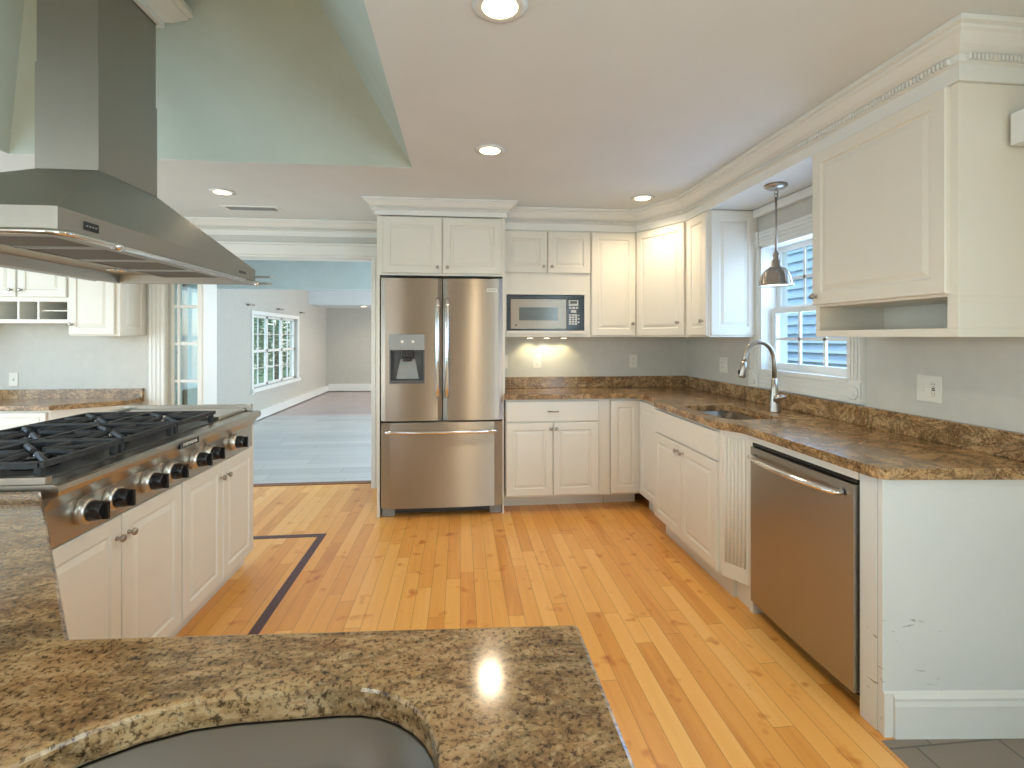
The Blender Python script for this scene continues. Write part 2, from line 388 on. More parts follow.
o = struct('ceiling', bm, M_TRAY); s = o.modifiers.new('s', 'SOLIDIFY'); s.thickness = .05; s.offset = 1
# floors
struct('floor', B((-4.7, 1.42, -3.6, 4.80, -.08, 0), (1.42, 2.2, 1.56, 4.80, -.08, 0)), M_FLOOR)
struct('floor', B((1.42, 2.2, -3.6, 1.56, -.08, 0)), M_TILE)
struct('floor', B((-3.5, 1.5, 4.86, 9.1, -.08, 0)), M_GREY)
struct('floor', B((-3.5, 1.5, 9.1, 13.1, -.08, 0)), M_FARFL)
struct('trim_1', B((-2.235, -.82, 4.79, 4.87, -.05, .006)), M_BROWN)
# dark inlay band in the floor
bm = bmesh.new()
box(bm, -.975, -.925, 1.0, 3.545, 0, .0012); box(bm, -2.7, -.925, 3.545, 3.60, 0, .0012)
struct('trim_2', bm, M_INLAY)
# walls
struct('wall_right', B((2.03, 2.2, -3.6, -2.9, 0, CZ), (2.03, 2.2, -.9, 2.41, 0, CZ), (2.03, 2.2, -2.9, -.9, 0, .45), (2.03, 2.2, -2.9, -.9, 2.25, CZ), (2.03, 2.2, 3.19, 4.5, 0, CZ), (2.03, 2.2, 2.41, 3.19, 0, 1.13), (2.03, 2.2, 2.41, 3.19, 1.985, CZ)), M_WALL)
struct('wall_back', B((-.605, 2.2, 4.33, 4.5, 0, CZ)), M_WALL)
struct('wall_back', B((-4.7, -2.54, 4.65, 4.86, 0, CZ), (-2.28, -2.25, 4.65, 4.86, 0, CZ), (-.79, -.55, 4.65, 4.86, 0, CZ),
                      (-2.25, -.79, 4.65, 4.86, 2.10, CZ), (-2.54, -2.28, 4.65, 4.86, 2.10, CZ)), M_WALL)
# left wall and rear wall with window openings (rear ones unseen, placed for the fill light)
struct('wall_left', B((-4.7, -4.6, -3.6, -.4, 0, CZ), (-4.7, -4.6, 3.6, 4.65, 0, CZ), (-4.7, -4.6, -.4, 3.6, 0, .5), (-4.7, -4.6, -.4, 3.6, 2.2, CZ)), M_WALL)
struct('wall_rear', B((-4.6, -4.3, -3.6, -3.5, 0, CZ), (-1.8, 2.03, -3.6, -3.5, 0, CZ), (-4.3, -1.8, -3.6, -3.5, 0, .4), (-4.3, -1.8, -3.6, -3.5, 2.3, CZ)), M_WALL)
def frames(name, axis, c, a0, a1, z0, z1, nv, nh, cols=3):
    bm = bmesh.new()
    def bx(u0, u1, q0, q1):
        if axis == 'x': box(bm, c-.03, c+.03, u0, u1, q0, q1)
        else: box(bm, u0, u1, c-.03, c+.03, q0, q1)
    for k in range(cols+1):
        u = a0+(a1-a0)*k/cols; bx(u-.05, u+.05, z0, z1)
    for q in (z0, (z0+z1)/2, z1): bx(a0, a1, q-.035, q+.035)
    for k in range(cols*nv):
        u = a0+(a1-a0)*k/(cols*nv); bx(u-.01, u+.01, z0, z1)
    return struct(name, bm, M_TRIM)
frames('window_2', 'x', -4.65, -.4, 3.6, .5, 2.2, 2, 2)
frames('window_3', 'y', -3.55, -4.3, -1.8, .4, 2.3, 2, 2, 2)
frames('added_window_right', 'x', 2.12, -2.9, -.9, .45, 2.25, 2, 2, 2)  # unseen window, added to go with the right fill light
# the room beyond the opening
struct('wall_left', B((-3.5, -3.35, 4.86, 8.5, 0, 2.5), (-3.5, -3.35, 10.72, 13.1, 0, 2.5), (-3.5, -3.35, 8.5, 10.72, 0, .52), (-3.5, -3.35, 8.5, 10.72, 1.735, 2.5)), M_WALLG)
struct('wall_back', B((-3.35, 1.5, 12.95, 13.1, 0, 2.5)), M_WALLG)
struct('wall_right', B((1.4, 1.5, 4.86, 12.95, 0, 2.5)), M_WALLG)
struct('ceiling', B((-3.5, 1.5, 4.86, 13.1, 2.40, 2.5)), M_CEIL)
struct('ceiling', B((-3.35, 1.4, 11.5, 12.95, 2.09, 2.40)), M_CEIL)
struct('wall_header', B((-3.35, 1.4, 6.5, 6.65, 1.975, 2.40)), M_WALLB)
# casings of the opening and of the sidelight
def fluted(bm, x0, x1, y, z0, z1, th=.02, n=4):
    box(bm, x0, x1, y-th, y, z0, z1)
    w = (x1-x0); 
    for k in range(n):
        cx = x0+w*(k+.5)/n
        box(bm, cx-w*.28/n, cx+w*.28/n, y-th-.006, y-th+.001, z0+.02, z1-.02)
bm = bmesh.new(); fluted(bm, -2.685, -2.55, 4.65, 0, 2.08); struct('trim_3', bm, M_TRIM)
bm = bmesh.new(); fluted(bm, -2.285, -2.235, 4.65, 0, 2.10, n=1); struct('trim_4', bm, M_TRIM)
bm = bmesh.new(); fluted(bm, -.80, -.71, 4.65, 0, 2.10, n=2); struct('trim_5', bm, M_TRIM)
struct('trim_6', B((-2.69, -.71, 4.625, 4.65, 2.10, 2.19), (-2.69, -.70, 4.615, 4.65, 2.19, 2.21)), M_TRIM, .004)
struct('trim_7', B((-2.25, -2.235, 4.65, 4.87, 0, 2.10), (-.805, -.79, 4.65, 4.87, 0, 2.10), (-2.235, -.805, 4.65, 4.87, 2.085, 2.10)), M_TRIM)
# glazed door beside the opening
dr = struct('door_1', B((-2.54, -2.515, 4.70, 4.74, .01, 2.08), (-2.305, -2.28, 4.70, 4.74, .01, 2.08), (-2.515, -2.305, 4.70, 4.74, .01, .2), (-2.515, -2.305, 4.70, 4.74, 2.0, 2.08),
    (-2.487, -2.468, 4.70, 4.74, .2, 2.0), *[(-2.515, -2.305, 4.705, 4.735, z-.012, z+.012) for z in (.34, .66, .98, 1.31, 1.64)]), M_TRIM)
obj('pane', B((-2.515, -2.305, 4.717, 4.723, .2, 2.0)), glass('door_glass', (.75, .86, .86), .06), dr)
obj('wooden_jamb', B((-2.538, -2.48, 4.80, 4.85, .01, 2.08)), M_BROWN, dr)
# light switch seen through
# crowns
CP = [(0, 0), (.012, 0), (.012, .055), (.022, .062), (.022, .085), (.032, .090), (.048, .105), (.068, .135), (.078, .142), (.078, .152), (.092, .158), (.092, .175), (0, .175)]
def crown(name, path, z0, z1, label=None):
    k = (z1-z0)/.175; prof = [(o, z0+z*k) for o, z in CP]
    bm = bmesh.new(); sweep(bm, path, prof); dentils(bm, path, .022, z0+.0635*k, z0+.083*k)
    return struct(name, bm, M_TRIM)
crown('trim_8', [(-4.6, 4.65), (-.63, 4.65)], 2.27, CZ-.001)
crown('trim_9', [(.345, 4.02), (1.45, 4.02), (1.68, 3.56), (1.68, 1.53), (2.03, 1.53)], 2.235, CZ-.001)
crown('trim_10', [(-.628, 4.62), (-.628, 3.85), (.345, 3.85), (.345, 4.01)], 2.29, CZ-.001)
# frieze bridging over the window, with flat soffit behind it
struct('trim_11', B((1.68, 1.70, 2.22, 3.24, 2.2352, CZ-.001), (1.70, 2.03, 2.22, 3.24, 2.237, CZ-.001)), M_TRIM)
crown_small = struct('trim_12', B((1.985, 2.03, 2.22, 3.235, 2.18, 2.2365)), M_TRIM, .012)
# baseboard heaters of the far room
struct('baseboard_left', B((-3.35, -3.28, 5.0, 12.95, .02, .15), (-3.35, -3.265, 5.0, 12.95, .14, .165)), M_TRIM)
struct('baseboard_back', B((-3.28, 1.4, 12.88, 12.95, .02, .19)), M_TRIM)
# window over the sink
w1 = thing('window_1', '', ''); del w1['label']; del w1['category']; w1['kind'] = 'structure'
bm = bmesh.new()
for y0, y1 in ((2.32, 2.41), (3.19, 3.30)):
    box(bm, 2.01, 2.03, y0, y1, 1.03, 2.08)
    for k in range(4): 
        cy = y0+(y1-y0)*(k+.5)/4; box(bm, 2.004, 2.011, cy-.007, cy+.007, 1.15, 1.98)
    for z in (1.085, 2.03):
        box(bm, 1.998, 2.01, y0+.002, y1-.002, z-.053, z+.053)
        lathe(bm, [(.036, 0), (.036, .008), (.027, .004), (.017, .004), (.013, .010)], (1.998, (y0+y1)/2, z), (-1,0,0), 20)
for z0 in (1.03, 1.98):
    box(bm, 2.01, 2.03, 2.41, 3.19, z0, z0+.10)
    for k in range(4):
        cz = z0+.10*(k+.5)/4; box(bm, 2.004, 2.011, 2.41, 3.19, cz-.008, cz+.008)
obj('casing', bm, M_TRIM, w1)
obj('jamb', B((2.012, 2.2, 2.41, 2.425, 1.12, 1.99), (2.012, 2.2, 3.17, 3.19, 1.12, 1.99), (2.0, 2.2, 2.41, 3.19, 1.13, 1.155), (2.012, 2.2, 2.41, 3.19, 1.965, 1.985)), M_TRIM, w1)
def sash(x, z0, z1):
    y0, y1 = 2.425, 3.17; bm = bmesh.new()
    box(bm, x, x+.03, y0, y0+.045, z0, z1); box(bm, x, x+.03, y1-.045, y1, z0, z1)
    box(bm, x, x+.03, y0+.045, y1-.045, z0, z0+.045); box(bm, x, x+.03, y0+.045, y1-.045, z1-.035, z1)
    for k in (1, 2):
        yy = y0+.045+(y1-y0-.09)*k/3; box(bm, x+.008, x+.022, yy-.009, yy+.009, z0+.04, z1-.03)
    zz = (z0+z1)/2; box(bm, x+.008, x+.022, y0+.045, y1-.045, zz-.009, zz+.009)
    s = obj('sash', bm, M_TRIM, w1); obj('pane', B((x+.013, x+.017, y0+.04, y1-.04, z0+.04, z1-.03)), M_GLASS, s)
sash(2.085, 1.155, 1.56); sash(2.12, 1.53, 1.965)
# window of the far room: three double-hung units side by side
w4 = thing('window_4', '', ''); del w4['label']; del w4['category']; w4['kind'] = 'structure'
bm = bmesh.new()
X = -3.35
box(bm, X, X+.02, 8.42, 8.50, .44, 1.80); box(bm, X, X+.02, 10.72, 10.80, .44, 1.80); box(bm, X, X+.02, 8.50, 10.72, 1.735, 1.80); box(bm, X, X+.05, 8.40, 10.82, .47, .53)
obj('casing', bm, M_TRIM, w4)
for k in range(3):
    a = 8.52+k*.727; b = a+.727; bm = bmesh.new()
    box(bm, X-.09, X-.05, a, a+.035, .53, 1.735); box(bm, X-.09, X-.05, b-.035, b, .53, 1.735)
    for z in (.55, 1.13, 1.715): box(bm, X-.09, X-.05, a, b, z-.022, z+.022)
    box(bm, X-.08, X-.06, (a+b)/2-.006, (a+b)/2+.006, .53, 1.735)
    for z in (.84, 1.42): box(bm, X-.08, X-.06, a, b, z-.006, z+.006)
    s = obj('sash', bm, M_TRIM, w4); obj('pane', B((X-.072, X-.068, a+.03, b-.03, .56, 1.71)), M_GLASS, s)
for yy in (8.30, 9.60, 10.90):
    bm = bmesh.new(); cyl(bm, (X, yy, 1.88), (X+.07, yy, 1.88), .016, 10); cyl(bm, (X+.07, yy-.09, 1.88), (X+.07, yy+.09, 1.88), .013, 10)
    tag(obj('curtain_rod_bracket', bm, M_NICK), {8.30: 'short dark curtain rod bracket above the near corner of the far-room window',
        9.60: 'short dark curtain rod bracket above the middle of the far-room window', 10.90: 'short dark curtain rod bracket above the far corner of the far-room window'}[yy], 'curtain bracket', 'curtain rod brackets over the far window')

# ================================================================== OUTSIDE
bm = B((2.6, 30, -10, 30, -.5, -.4)); struct('ground', bm, M_GRASS)
struct('ground', B((-40, -3.6, -10, 30, -.5, -.4)), M_GRASS)
h = thing('neighbour_house', 'blue clapboard-sided neighbour house seen through the window over the sink', 'house', (5.2, 7, -.4))
bm = bmesh.new()
for k in range(26):
    z0 = k*.14; v = [bm.verts.new(p) for p in ((0,-5,z0),(0,7,z0),(.0,7,z0+.14),(.0,-5,z0+.14),(.035,7,z0+.14),(.035,-5,z0+.14),(-.02,-5,z0),(-.02,7,z0))]
    bm.faces.new((v[6], v[7], v[4], v[5])); bm.faces.new((v[6], v[7], v[4+0], v[5])) if False else None
    bm.faces.new((v[6], v[7], v[1], v[0]))
box(bm, .036, 4, -5, 7, 0, 3.64)
obj('siding', bm, M_SIDING, h)
bm = bmesh.new()
for r in range(7):
    for k in range(60):
        x = -.22+r*.16; z = 3.60+r*.14; y = -5+k*.2+(r%2)*.1
        pts = [(y+.1+.1*math.cos(PI+PI*q/6), z+.07*math.sin(PI+PI*q/6)) for q in range(7)]
        vs = [bm.verts.new((x+(q[1]-z)*1.14, q[0], q[1]+.03)) for q in pts]+[bm.verts.new((x+.2, y+.2, z+.19)), bm.verts.new((x+.2, y, z+.19))]
        bm.faces.new(vs)
box(bm, -.2, 0, -5, 7, 3.48, 3.6)
obj('shingle_roof', bm, M_SHING, h)
bm = bmesh.new()
def tree(x, y, hh, rr, label, n=2600):
    t = thing('leafy_tree', label, 'tree', (x, y, -.4), 0, 'trees outside the far-room window')
    bm = bmesh.new(); tube(bm, [(0,0,0), (.05,.03,hh*.4), (0,.1,hh*.8)], [.13, .10, .04], 8)
    for k in range(9):
        a = k*2.4; z = hh*(.25+.06*k); tube(bm, [(0,0,z), (math.cos(a)*rr*.7, math.sin(a)*rr*.7, z+.5)], [.04, .012], 6)
    obj('trunk', bm, M_BARK, t)
    bm = bmesh.new(); rnd = random.Random(int(x*100+y))
    for k in range(n):
        while 1:
            p = Vector((rnd.uniform(-1,1), rnd.uniform(-1,1), rnd.uniform(-1,1)))
            if p.length < 1 and p.length > .35: break
        c = Vector((p.x*rr, p.y*rr, hh*.56+p.z*hh*.46)); q = Matrix.Rotation(rnd.uniform(0,6.28), 3, 'Z') @ Matrix.Rotation(rnd.uniform(-1,1), 3, 'X'); s = rnd.uniform(.07, .13)
        vs = [bm.verts.new(c+q@Vector(v)*s) for v in ((-1,0,0),(0,-.45,.05),(1,0,0),(0,.45,.05))]; bm.faces.new(vs)
    obj('foliage', bm, M_LEAF, t, fix=False)
tree(-5.6, 11.8, 3.6, 1.0, 'leafy green tree outside the far-room window, behind its near panes')
tree(-5.9, 14.0, 4.2, 1.15, 'leafy green tree outside the far-room window, behind its middle panes')
tree(-5.7, 16.3, 3.8, 1.1, 'leafy green tree outside the far-room window, behind its far panes')

# ================================================================== REFRIGERATOR
FX0, FX1 = -.595, .325; FY = 3.83
fr = thing('refrigerator', 'stainless steel french-door refrigerator with water dispenser and bottom freezer', 'refrigerator', ((FX0+FX1)/2, FY, 0))
W = (FX1-FX0)/2
obj('body', B((-W+.006, W-.006, .075, .46, .04, 1.81)), M_DKGR, fr, .004)
def fdoor(x0, x1, z0, z1, name, hole=None, bulge=.018):
    """door with a gently bowed front"""
    bm = bmesh.new(); n = 14
    xs = [x0+(x1-x0)*k/n for k in range(n+1)]
    def yf(x): 
        u = (x-x0)/(x1-x0)*2-1; e = max(0, abs(u)-.93)/.07
        return .012-bulge*(1-u*u)*.6+e*e*.012
    for a, b in zip(xs, xs[1:]):
        segs = [(z0, z1)]
        if hole and a >= hole[0]-1e-4 and b <= hole[1]+1e-4: segs = [(z0, hole[2]), (hole[3], z1)]
        for q0, q1 in segs:
            v = [bm.verts.new(p) for p in ((a,yf(a),q0),(b,yf(b),q0),(b,yf(b),q1),(a,yf(a),q1),(a,.07,q0),(b,.07,q0),(b,.07,q1),(a,.07,q1))]
            for f in ((0,1,2,3),(4,7,6,5),(0,4,5,1),(3,2,6,7)): bm.faces.new([v[i] for i in f])
            if a == xs[0] : bm.faces.new((v[0], v[3], v[7], v[4]))
            if b == xs[-1]: bm.faces.new((v[1], v[5], v[6], v[2]))
    if hole:
        for hx, s in ((hole[0], 1), (hole[1], -1)):
            v = [bm.verts.new(p) for p in ((hx,yf(hx),hole[2]),(hx,yf(hx),hole[3]),(hx,.07,hole[3]),(hx,.07,hole[2]))]; bm.faces.new(v)
    bmesh.ops.remove_doubles(bm, verts=bm.verts, dist=1e-5)
    for f in bm.faces:
        if abs(f.normal.y) > .5 or True: f.smooth = False
    o = obj(name, bm, M_SSV, fr); return o
SEAM = -.012*1
DX = -W+ (W*2)*.0
xs0 = -W; xs1 = -.004; n14 = (xs1-xs0)/14
hx0 = xs0+2*n14; hx1 = xs0+10*n14
dl = fdoor(xs0, xs1, .735, 1.815, 'refrigerator_door', (hx0, hx1, 1.02, 1.385))
dr_ = fdoor(.004, W, .735, 1.815, 'refrigerator_door')
fz = fdoor(-W, W, .075, .722, 'freezer_drawer', bulge=.022)
# dispenser
ds = obj('dispenser_panel', B((hx0-.004, hx1+.004, -.008, .03, 1.27, 1.39)), M_MIDG, dl, .006)
obj('dispenser_recess', B((hx0, hx0+.012, .0, .068, 1.02, 1.27), (hx1-.012, hx1, .0, .068, 1.02, 1.27), (hx0, hx1, .058, .068, 1.02, 1.27), (hx0, hx1, -.006, .068, 1.02, 1.045), (hx0, hx1, .03, .068, 1.255, 1.27)), M_DKGR, dl)
cx = (hx0+hx1)/2
bm = bmesh.new(); box(bm, cx-.045, cx+.045, .0, .055, 1.215, 1.268); box(bm, cx-.03, cx+.03, .01, .05, 1.185, 1.215); obj('dispenser_nozzle', bm, M_BLACK, dl, .004)
bm = bmesh.new(); v = [bm.verts.new(p) for p in ((cx-.055,.052,1.20),(cx+.055,.052,1.20),(cx+.085,.040,1.05),(cx-.085,.040,1.05))]; bm.faces.new(v); v2 = [bm.verts.new(q.co+Vector((0,.006,0))) for q in v]; bm.faces.new(v2[::-1])
for k in range(4): bm.faces.new((v[k], v[(k+1)%4], v2[(k+1)%4], v2[k]))
obj('dispenser_paddle', bm, M_MIDG, dl)
for q in (-.035, .045): obj('button', B((cx+q-.010, cx+q+.010, -.011, -.006, 1.325, 1.345)), M_PLATE, dl)
def bar_handle(parent, p0, p1, out, r=.016, m=M_CHROME, flat=1):
    p0, p1, out = Vector(p0), Vector(p1), Vector(out); pts = []
    pts.append(p0); 
    for k in range(13):
        u = k/12; s = math.sin(PI*(u*.86+.07))**.35; pts.append(p0.lerp(p1, .015+.97*u)+out*(.75*s+.25*math.sin(PI*u)))
    pts.append(p1)
    bm = bmesh.new(); tube(bm, pts, r, 12, flat=flat); return obj('handle', bm, m, parent, smooth=False)
bar_handle(dl, (-.036, .0, .92), (-.036, .0, 1.655), (0, -.055, 0))
bar_handle(dr_, (.036, .0, .92), (.036, .0, 1.655), (0, -.055, 0))
bar_handle(fz, (-W+.035, .0, .655), (W-.045, .0, .655), (0, -.055, 0), .014)
obj('kick_grille', B((-W+.10, W-.10, .10, .16, .012, .06), *[(-W+.12, W-.12, .092, .10, .018+.012*k, .023+.012*k) for k in range(3)]), M_DKGR, fr)
for s in (-1, 1): obj('foot', B((s*(W-.05)-.048, s*(W-.05)+.048, .06, .2, 0.0, .066)), M_MIDG, fr, .006)
npl = obj('nameplate', B((W-.125, W-.045, -.004, .012, 1.715, 1.742)), M_PLATE, dr_, .002)
text('lettering', 'FRIGIDAIRE', .013, M_DKGR, npl, (W-.085, -.0045, 1.7285), (PI/2, 0, 0))
for s in (-1, 1): obj('hinge_cover', B((s*(W-.045)-.035, s*(W-.045)+.035, .01, .12, 1.815, 1.826)), M_DKGR, fr, .003)

# ================================================================== CABINETS
# surround over the fridge
c = thing('fridge_surround_cabinet', 'white two-door cabinet with tall side panels enclosing the refrigerator', 'cabinet', (-.628, 3.87, 0))
obj('side_panel', B((0, .02, 0, .775, 0, CZ-.002)), M_CAB, c); obj('side_panel', B((.953, .973, 0, .455, .93, CZ-.002), (.953, .965, 0, .455, 0, .93)), M_CAB, c)
obj('body', B((.02, .953, 0, .45, 1.84, 2.29)), M_CAB, c)
door(c, .045, .487, 1.855, 2.282, .455, 1.90); door(c, .495, .945, 1.855, 2.282, .53, 1.90)
# back base cabinet
c = thing('base_cabinet', 'white base cabinet with one wide drawer over two doors, right of the refrigerator', 'cabinet', (.35, 3.87, 0), 0, 'base cabinets of the sink run')
obj('body', B((0, .83, 0, .45, .12, .885)), M_CAB, c); obj('toe_kick', B((0, .83, .17, .45, 0, .12)), M_CAB, c)
d = door(c, .005, .735, .71, .868, flat=True, name='drawer')
bm = bmesh.new(); tube(bm, [(.33, -.02, .79), (.332, -.045, .79), (.41, -.045, .79), (.412, -.02, .79)], .005, 8); obj('handle', bm, M_NICK, d)
door(c, .005, .368, .135, .70, .35, .655); door(c, .374, .735, .135, .70, .395, .655)
c = thing('base_cabinet', 'narrow single-door white base cabinet in the inside corner of the counter', 'cabinet', (1.185, 3.87, 0), 0, 'base cabinets of the sink run')
obj('body', B((0, .245, 0, .455, .12, .885)), M_CAB, c); obj('toe_kick', B((0, .26, .17, .455, 0, .12)), M_CAB, c)
door(c, .0, .24, .135, .868)
# right run, local x runs toward the camera
def rightcab(name, label, x, y0, y1, top=.884, cat='cabinet'):
    return thing(name, label, cat, (x, y1, 0), -PI/2, 'base cabinets of the sink run'), y1-y0
c, L_ = rightcab('base_cabinet', 'slim white side-facing base cabinet left of the sink cabinet', 1.43, 3.40, 3.865)
obj('body', B((0, L_, 0, .59, .12, .884)), M_CAB, c); obj('toe_kick', B((0, L_, .07, .59, 0, .12)), M_CAB, c)
door(c, .03, L_-.005, .135, .868)
c, L_ = rightcab('sink_base_cabinet', 'white bumped-out sink base cabinet with false drawer front over two doors', 1.37, 2.50, 3.398)
obj('body', B((0, L_, 0, .02, .12, .884), (0, .02, .02, .655, .12, .884), (L_-.02, L_, .02, .655, .12, .884), (.02, L_-.02, .02, .655, .12, .14), (.02, L_-.02, .635, .655, .14, .884)), M_CAB, c)
obj('toe_kick', B((.03, L_, .06, .64, 0, .12)), M_CAB, c)
door(c, .02, L_-.03, .715, .868, flat=True, name='false_drawer_front')
door(c, .02, .435, .125, .705, .40, .66); door(c, .44, L_-.03, .125, .705, .475, .66)
# fluted angled filler
c = thing('fluted_filler', 'fluted white angled filler panel between sink cabinet and dishwasher', 'panel', (0, 0, 0))
bm = bmesh.new(); slab(bm, [(1.37, 2.498), (1.44, 2.375), (1.60, 2.375), (1.60, 2.498)], [], .12, .884)
P0 = Vector((1.37, 2.498)); P1 = Vector((1.44, 2.375)); dd = (P1-P0).normalized(); nn = Vector((dd.y, -dd.x)); Lf = (P1-P0).length
obj('body', bm, M_CAB, c)
bm = bmesh.new()
for k in range(6):
    q = P0+dd*(Lf*(.14+.72*k/5)); tube(bm, [(q.x+nn.x*.001, q.y+nn.y*.001, .20), (q.x+nn.x*.001, q.y+nn.y*.001, .85)], .0065, 8)
obj('fluting', bm, M_CAB, c)
obj('toe_kick', B((1.45, 1.60, 2.375, 2.498, 0, .12)), M_CAB, c)
# dishwasher stiles + end panel
tag(obj('filler_post', B((1.44, 2.0, 2.338, 2.373, 0, .884)), M_CAB, None, .002), 'narrow white filler post at the left edge of the dishwasher', 'panel')
tag(obj('filler_post', B((1.44, 2.03, 1.60, 1.674, 0, .884)), M_PANEL, None, .002), 'scuffed white filler post between dishwasher and end panel', 'panel')
tag(obj('end_panel', (lambda b: (slab(b, [(1.443, 1.578), (2.03, 1.523), (2.03, 1.545), (1.443, 1.599)], [], 0, .884), b)[1])(bmesh.new()), M_PANEL, None, .002), 'scuffed white end panel closing the base cabinets at the tile floor', 'panel')
bm = bmesh.new()
BP = [(0, 0), (.016, 0), (.016, .11), (.012, .125), (.013, .135), (.006, .15), (0, .155)]
sweep(bm, [(1.475, 1.5745), (2.03, 1.5225)], BP); struct('baseboard_end', bm, M_TRIM)
bm = bmesh.new(); sweep(bm, [(1.443, 1.5775), (1.4745, 1.5745)], [(0, 0), (.008, 0), (.008, .15), (0, .155)]); struct('baseboard_end', bm, M_TRIM)
tag(obj('window_ledge_box', B((1.86, 2.03, 1.15, 1.518, 2.02, 2.13)), M_TRIM, None, .004), 'white boxed wooden ledge jutting from the wall beside the nearest wall cabinet', 'shelf')

# dishwasher
d = thing('dishwasher', 'stainless steel dishwasher with curved bar handle', 'dishwasher', (1.445, 2.336, 0), -PI/2)
WD = .66
obj('body', B((.004, WD-.004, .03, .56, .06, .84)), M_DKGR, d)
bm = bmesh.new()
for a in range(12):
    x0 = .006+(WD-.012)*a/12; x1 = .006+(WD-.012)*(a+1)/12
    f = lambda x: -.022-.008*(1-((x-WD/2)/(WD/2))**2)
    v = [bm.verts.new(p) for p in ((x0,f(x0),.075),(x1,f(x1),.075),(x1,f(x1),.832),(x0,f(x0),.832),(x0,.028,.075),(x1,.028,.075),(x1,.028,.832),(x0,.028,.832))]
    for q in ((0,1,2,3),(4,7,6,5),(0,4,5,1),(3,2,6,7)): bm.faces.new([v[i] for i in q])
    if a == 0: bm.faces.new((v[0], v[3], v[7], v[4]))
    if a == 11: bm.faces.new((v[1], v[5], v[6], v[2]))
bmesh.ops.remove_doubles(bm, verts=bm.verts, dist=1e-5)
dd_ = obj('door', bm, M_SSD, d)
obj('control_strip', B((.004, WD-.004, -.012, .03, .836, .849)), M_BLACK, d, .002)
tag(obj('filler_rail', B((1.435, 2.0, 1.676, 2.336, .852, .884)), M_CAB), 'white horizontal filler rail between dishwasher and countertop', 'panel')
bar_handle(dd_, (.05, -.024, .79), (WD-.06, -.024, .79), (0, -.055, 0), .021, flat=.6)
obj('kick_plate', B((.01, WD-.01, .07, .09, 0, .06)), M_BLACK, d)

# ---------------- uppers
def ucab(label, loc, rz=0, grp='wall cabinets around the sink corner'): return thing('wall_cabinet', label, 'cabinet', loc, rz, grp)
# over the microwave: doors, blank face, niche
c = ucab('white wall cabinet with two short doors above the built-in microwave niche', (.348, 4.02, 1.37))
Wm = .715
obj('body', B((0, Wm, 0, .31, .50, .865), (.022, .665, 0, .02, .36, .50), (0, .022, 0, .31, .0, .50), (.665, Wm, 0, .31, .0, .50), (.022, .665, -.03, .31, .03, .05), (.022, .665, 0, .31, .0, .03), (.022, .665, .295, .31, .05, .50), (.022, .665, 0, .295, .345, .36)), M_CAB, c)
door(c, .0, .352, .52, .855, .322, .57); door(c, .358, .71, .52, .855, .39, .57)
# microwave
m = thing('microwave', 'built-in black and stainless microwave in the niche over the counter', 'microwave', (.372, 4.02, 1.42))
obj('body', B((.012, .628, .03, .285, .002, .285)), M_BLACK, m)
obj('trim_frame', B((0, .64, .0, .03, 0, .014), (0, .64, 0, .03, .262, .29), (0, .03, 0, .03, .014, .262), (.60, .64, 0, .03, .014, .262)), M_BLACK, m)
mdr = obj('door', B((.03, .49, -.012, .03, .016, .258)), M_SSV, m, .003)
obj('window', B((.10, .42, -.014, -.011, .085, .19)), M_SMOKE, mdr)
bm = bmesh.new(); lathe(bm, [(.008, 0), (.008, .002), (.003, .002)], (.075, -.012, .045), (0,-1,0), 16); obj('emblem', bm, M_DKGR, mdr)
pn = obj('control_panel', B((.492, .60, -.010, .03, .016, .258)), M_BLACK, m, .002)
obj('display', B((.508, .586, -.012, -.009, .205, .25)), M_PAD, pn); obj('display_screen', B((.518, .576, -.0135, -.012, .222, .243)), M_DKGR, pn)
bm = bmesh.new()
for k in range(3): box(bm, .510+.028*k, .530+.028*k, -.012, -.009, .180, .196)
box(bm, .525, .57, -.012, -.009, .148, .170)
for r in range(5):
    for k in range(3): box(bm, .510+.024*k, .529+.024*k, -.012, -.009, .050+.018*r, .064+.018*r)
for r in range(3): lathe(bm, [(.007, 0), (.007, .003)], (.590, -.009, .07+.028*r), (0,-1,0), 12)
obj('keypad', bm, M_PAD, pn)
# puck lights under it
for k, x in enumerate((.585, .73, .875)):
    p = tag(obj('puck_light', (lambda b: (lathe(b, [(.032, 0), (.032, .008), (.026, .011)], (0,0,0), (0,0,-1), 20), b)[1])(bmesh.new()), M_CHROME),
            ('left', 'middle', 'right')[k]+' of the three small round lights lit under the microwave niche', 'light', 'puck lights under the microwave'); p.location = (x, 4.19, 1.3705)
    obj('lens', (lambda b: (lathe(b, [(.022, .010), (.022, .013)], (0,0,0), (0,0,-1), 16), b)[1])(bmesh.new()), M_LAMPW, p)
    l = bpy.data.lights.new('puck_lamp', 'SPOT'); l.energy = 1.6; l.spot_size = 1.9; l.color = (1, .84, .45) if k != 1 else (1, .9, .75); l.spot_blend = .6; l.shadow_soft_size = .02
    lo_ = bpy.data.objects.new('puck_lamp', l); COL.objects.link(lo_); lo_.location = (x, 4.22, 1.35); lo_.rotation_euler = (.35, 0, 0)
# single door
c = ucab('tall single-door white wall cabinet right of the microwave', (1.065, 4.02, 1.37))
obj('body', B((0, .383, 0, .31, 0, .865)), M_CAB, c); door(c, .004, .376, .012, .855, .345, .11)
# diagonal corner
c = ucab('single-door white wall cabinet set diagonally across the room corner', (1.45, 4.02, 1.37))
bm = bmesh.new(); slab(bm, [(0, 0), (.23, -.46), (.58, -.46), (.58, .31), (0, .31)], [], 0, .865); obj('body', bm, M_CAB, c)
ang = math.atan2(-.46, .23); T = Matrix.Rotation(ang, 4, 'Z'); Ld = math.hypot(.23, .46)
door(c, .02, Ld-.02, .012, .855, Ld-.07, .11, T=T)
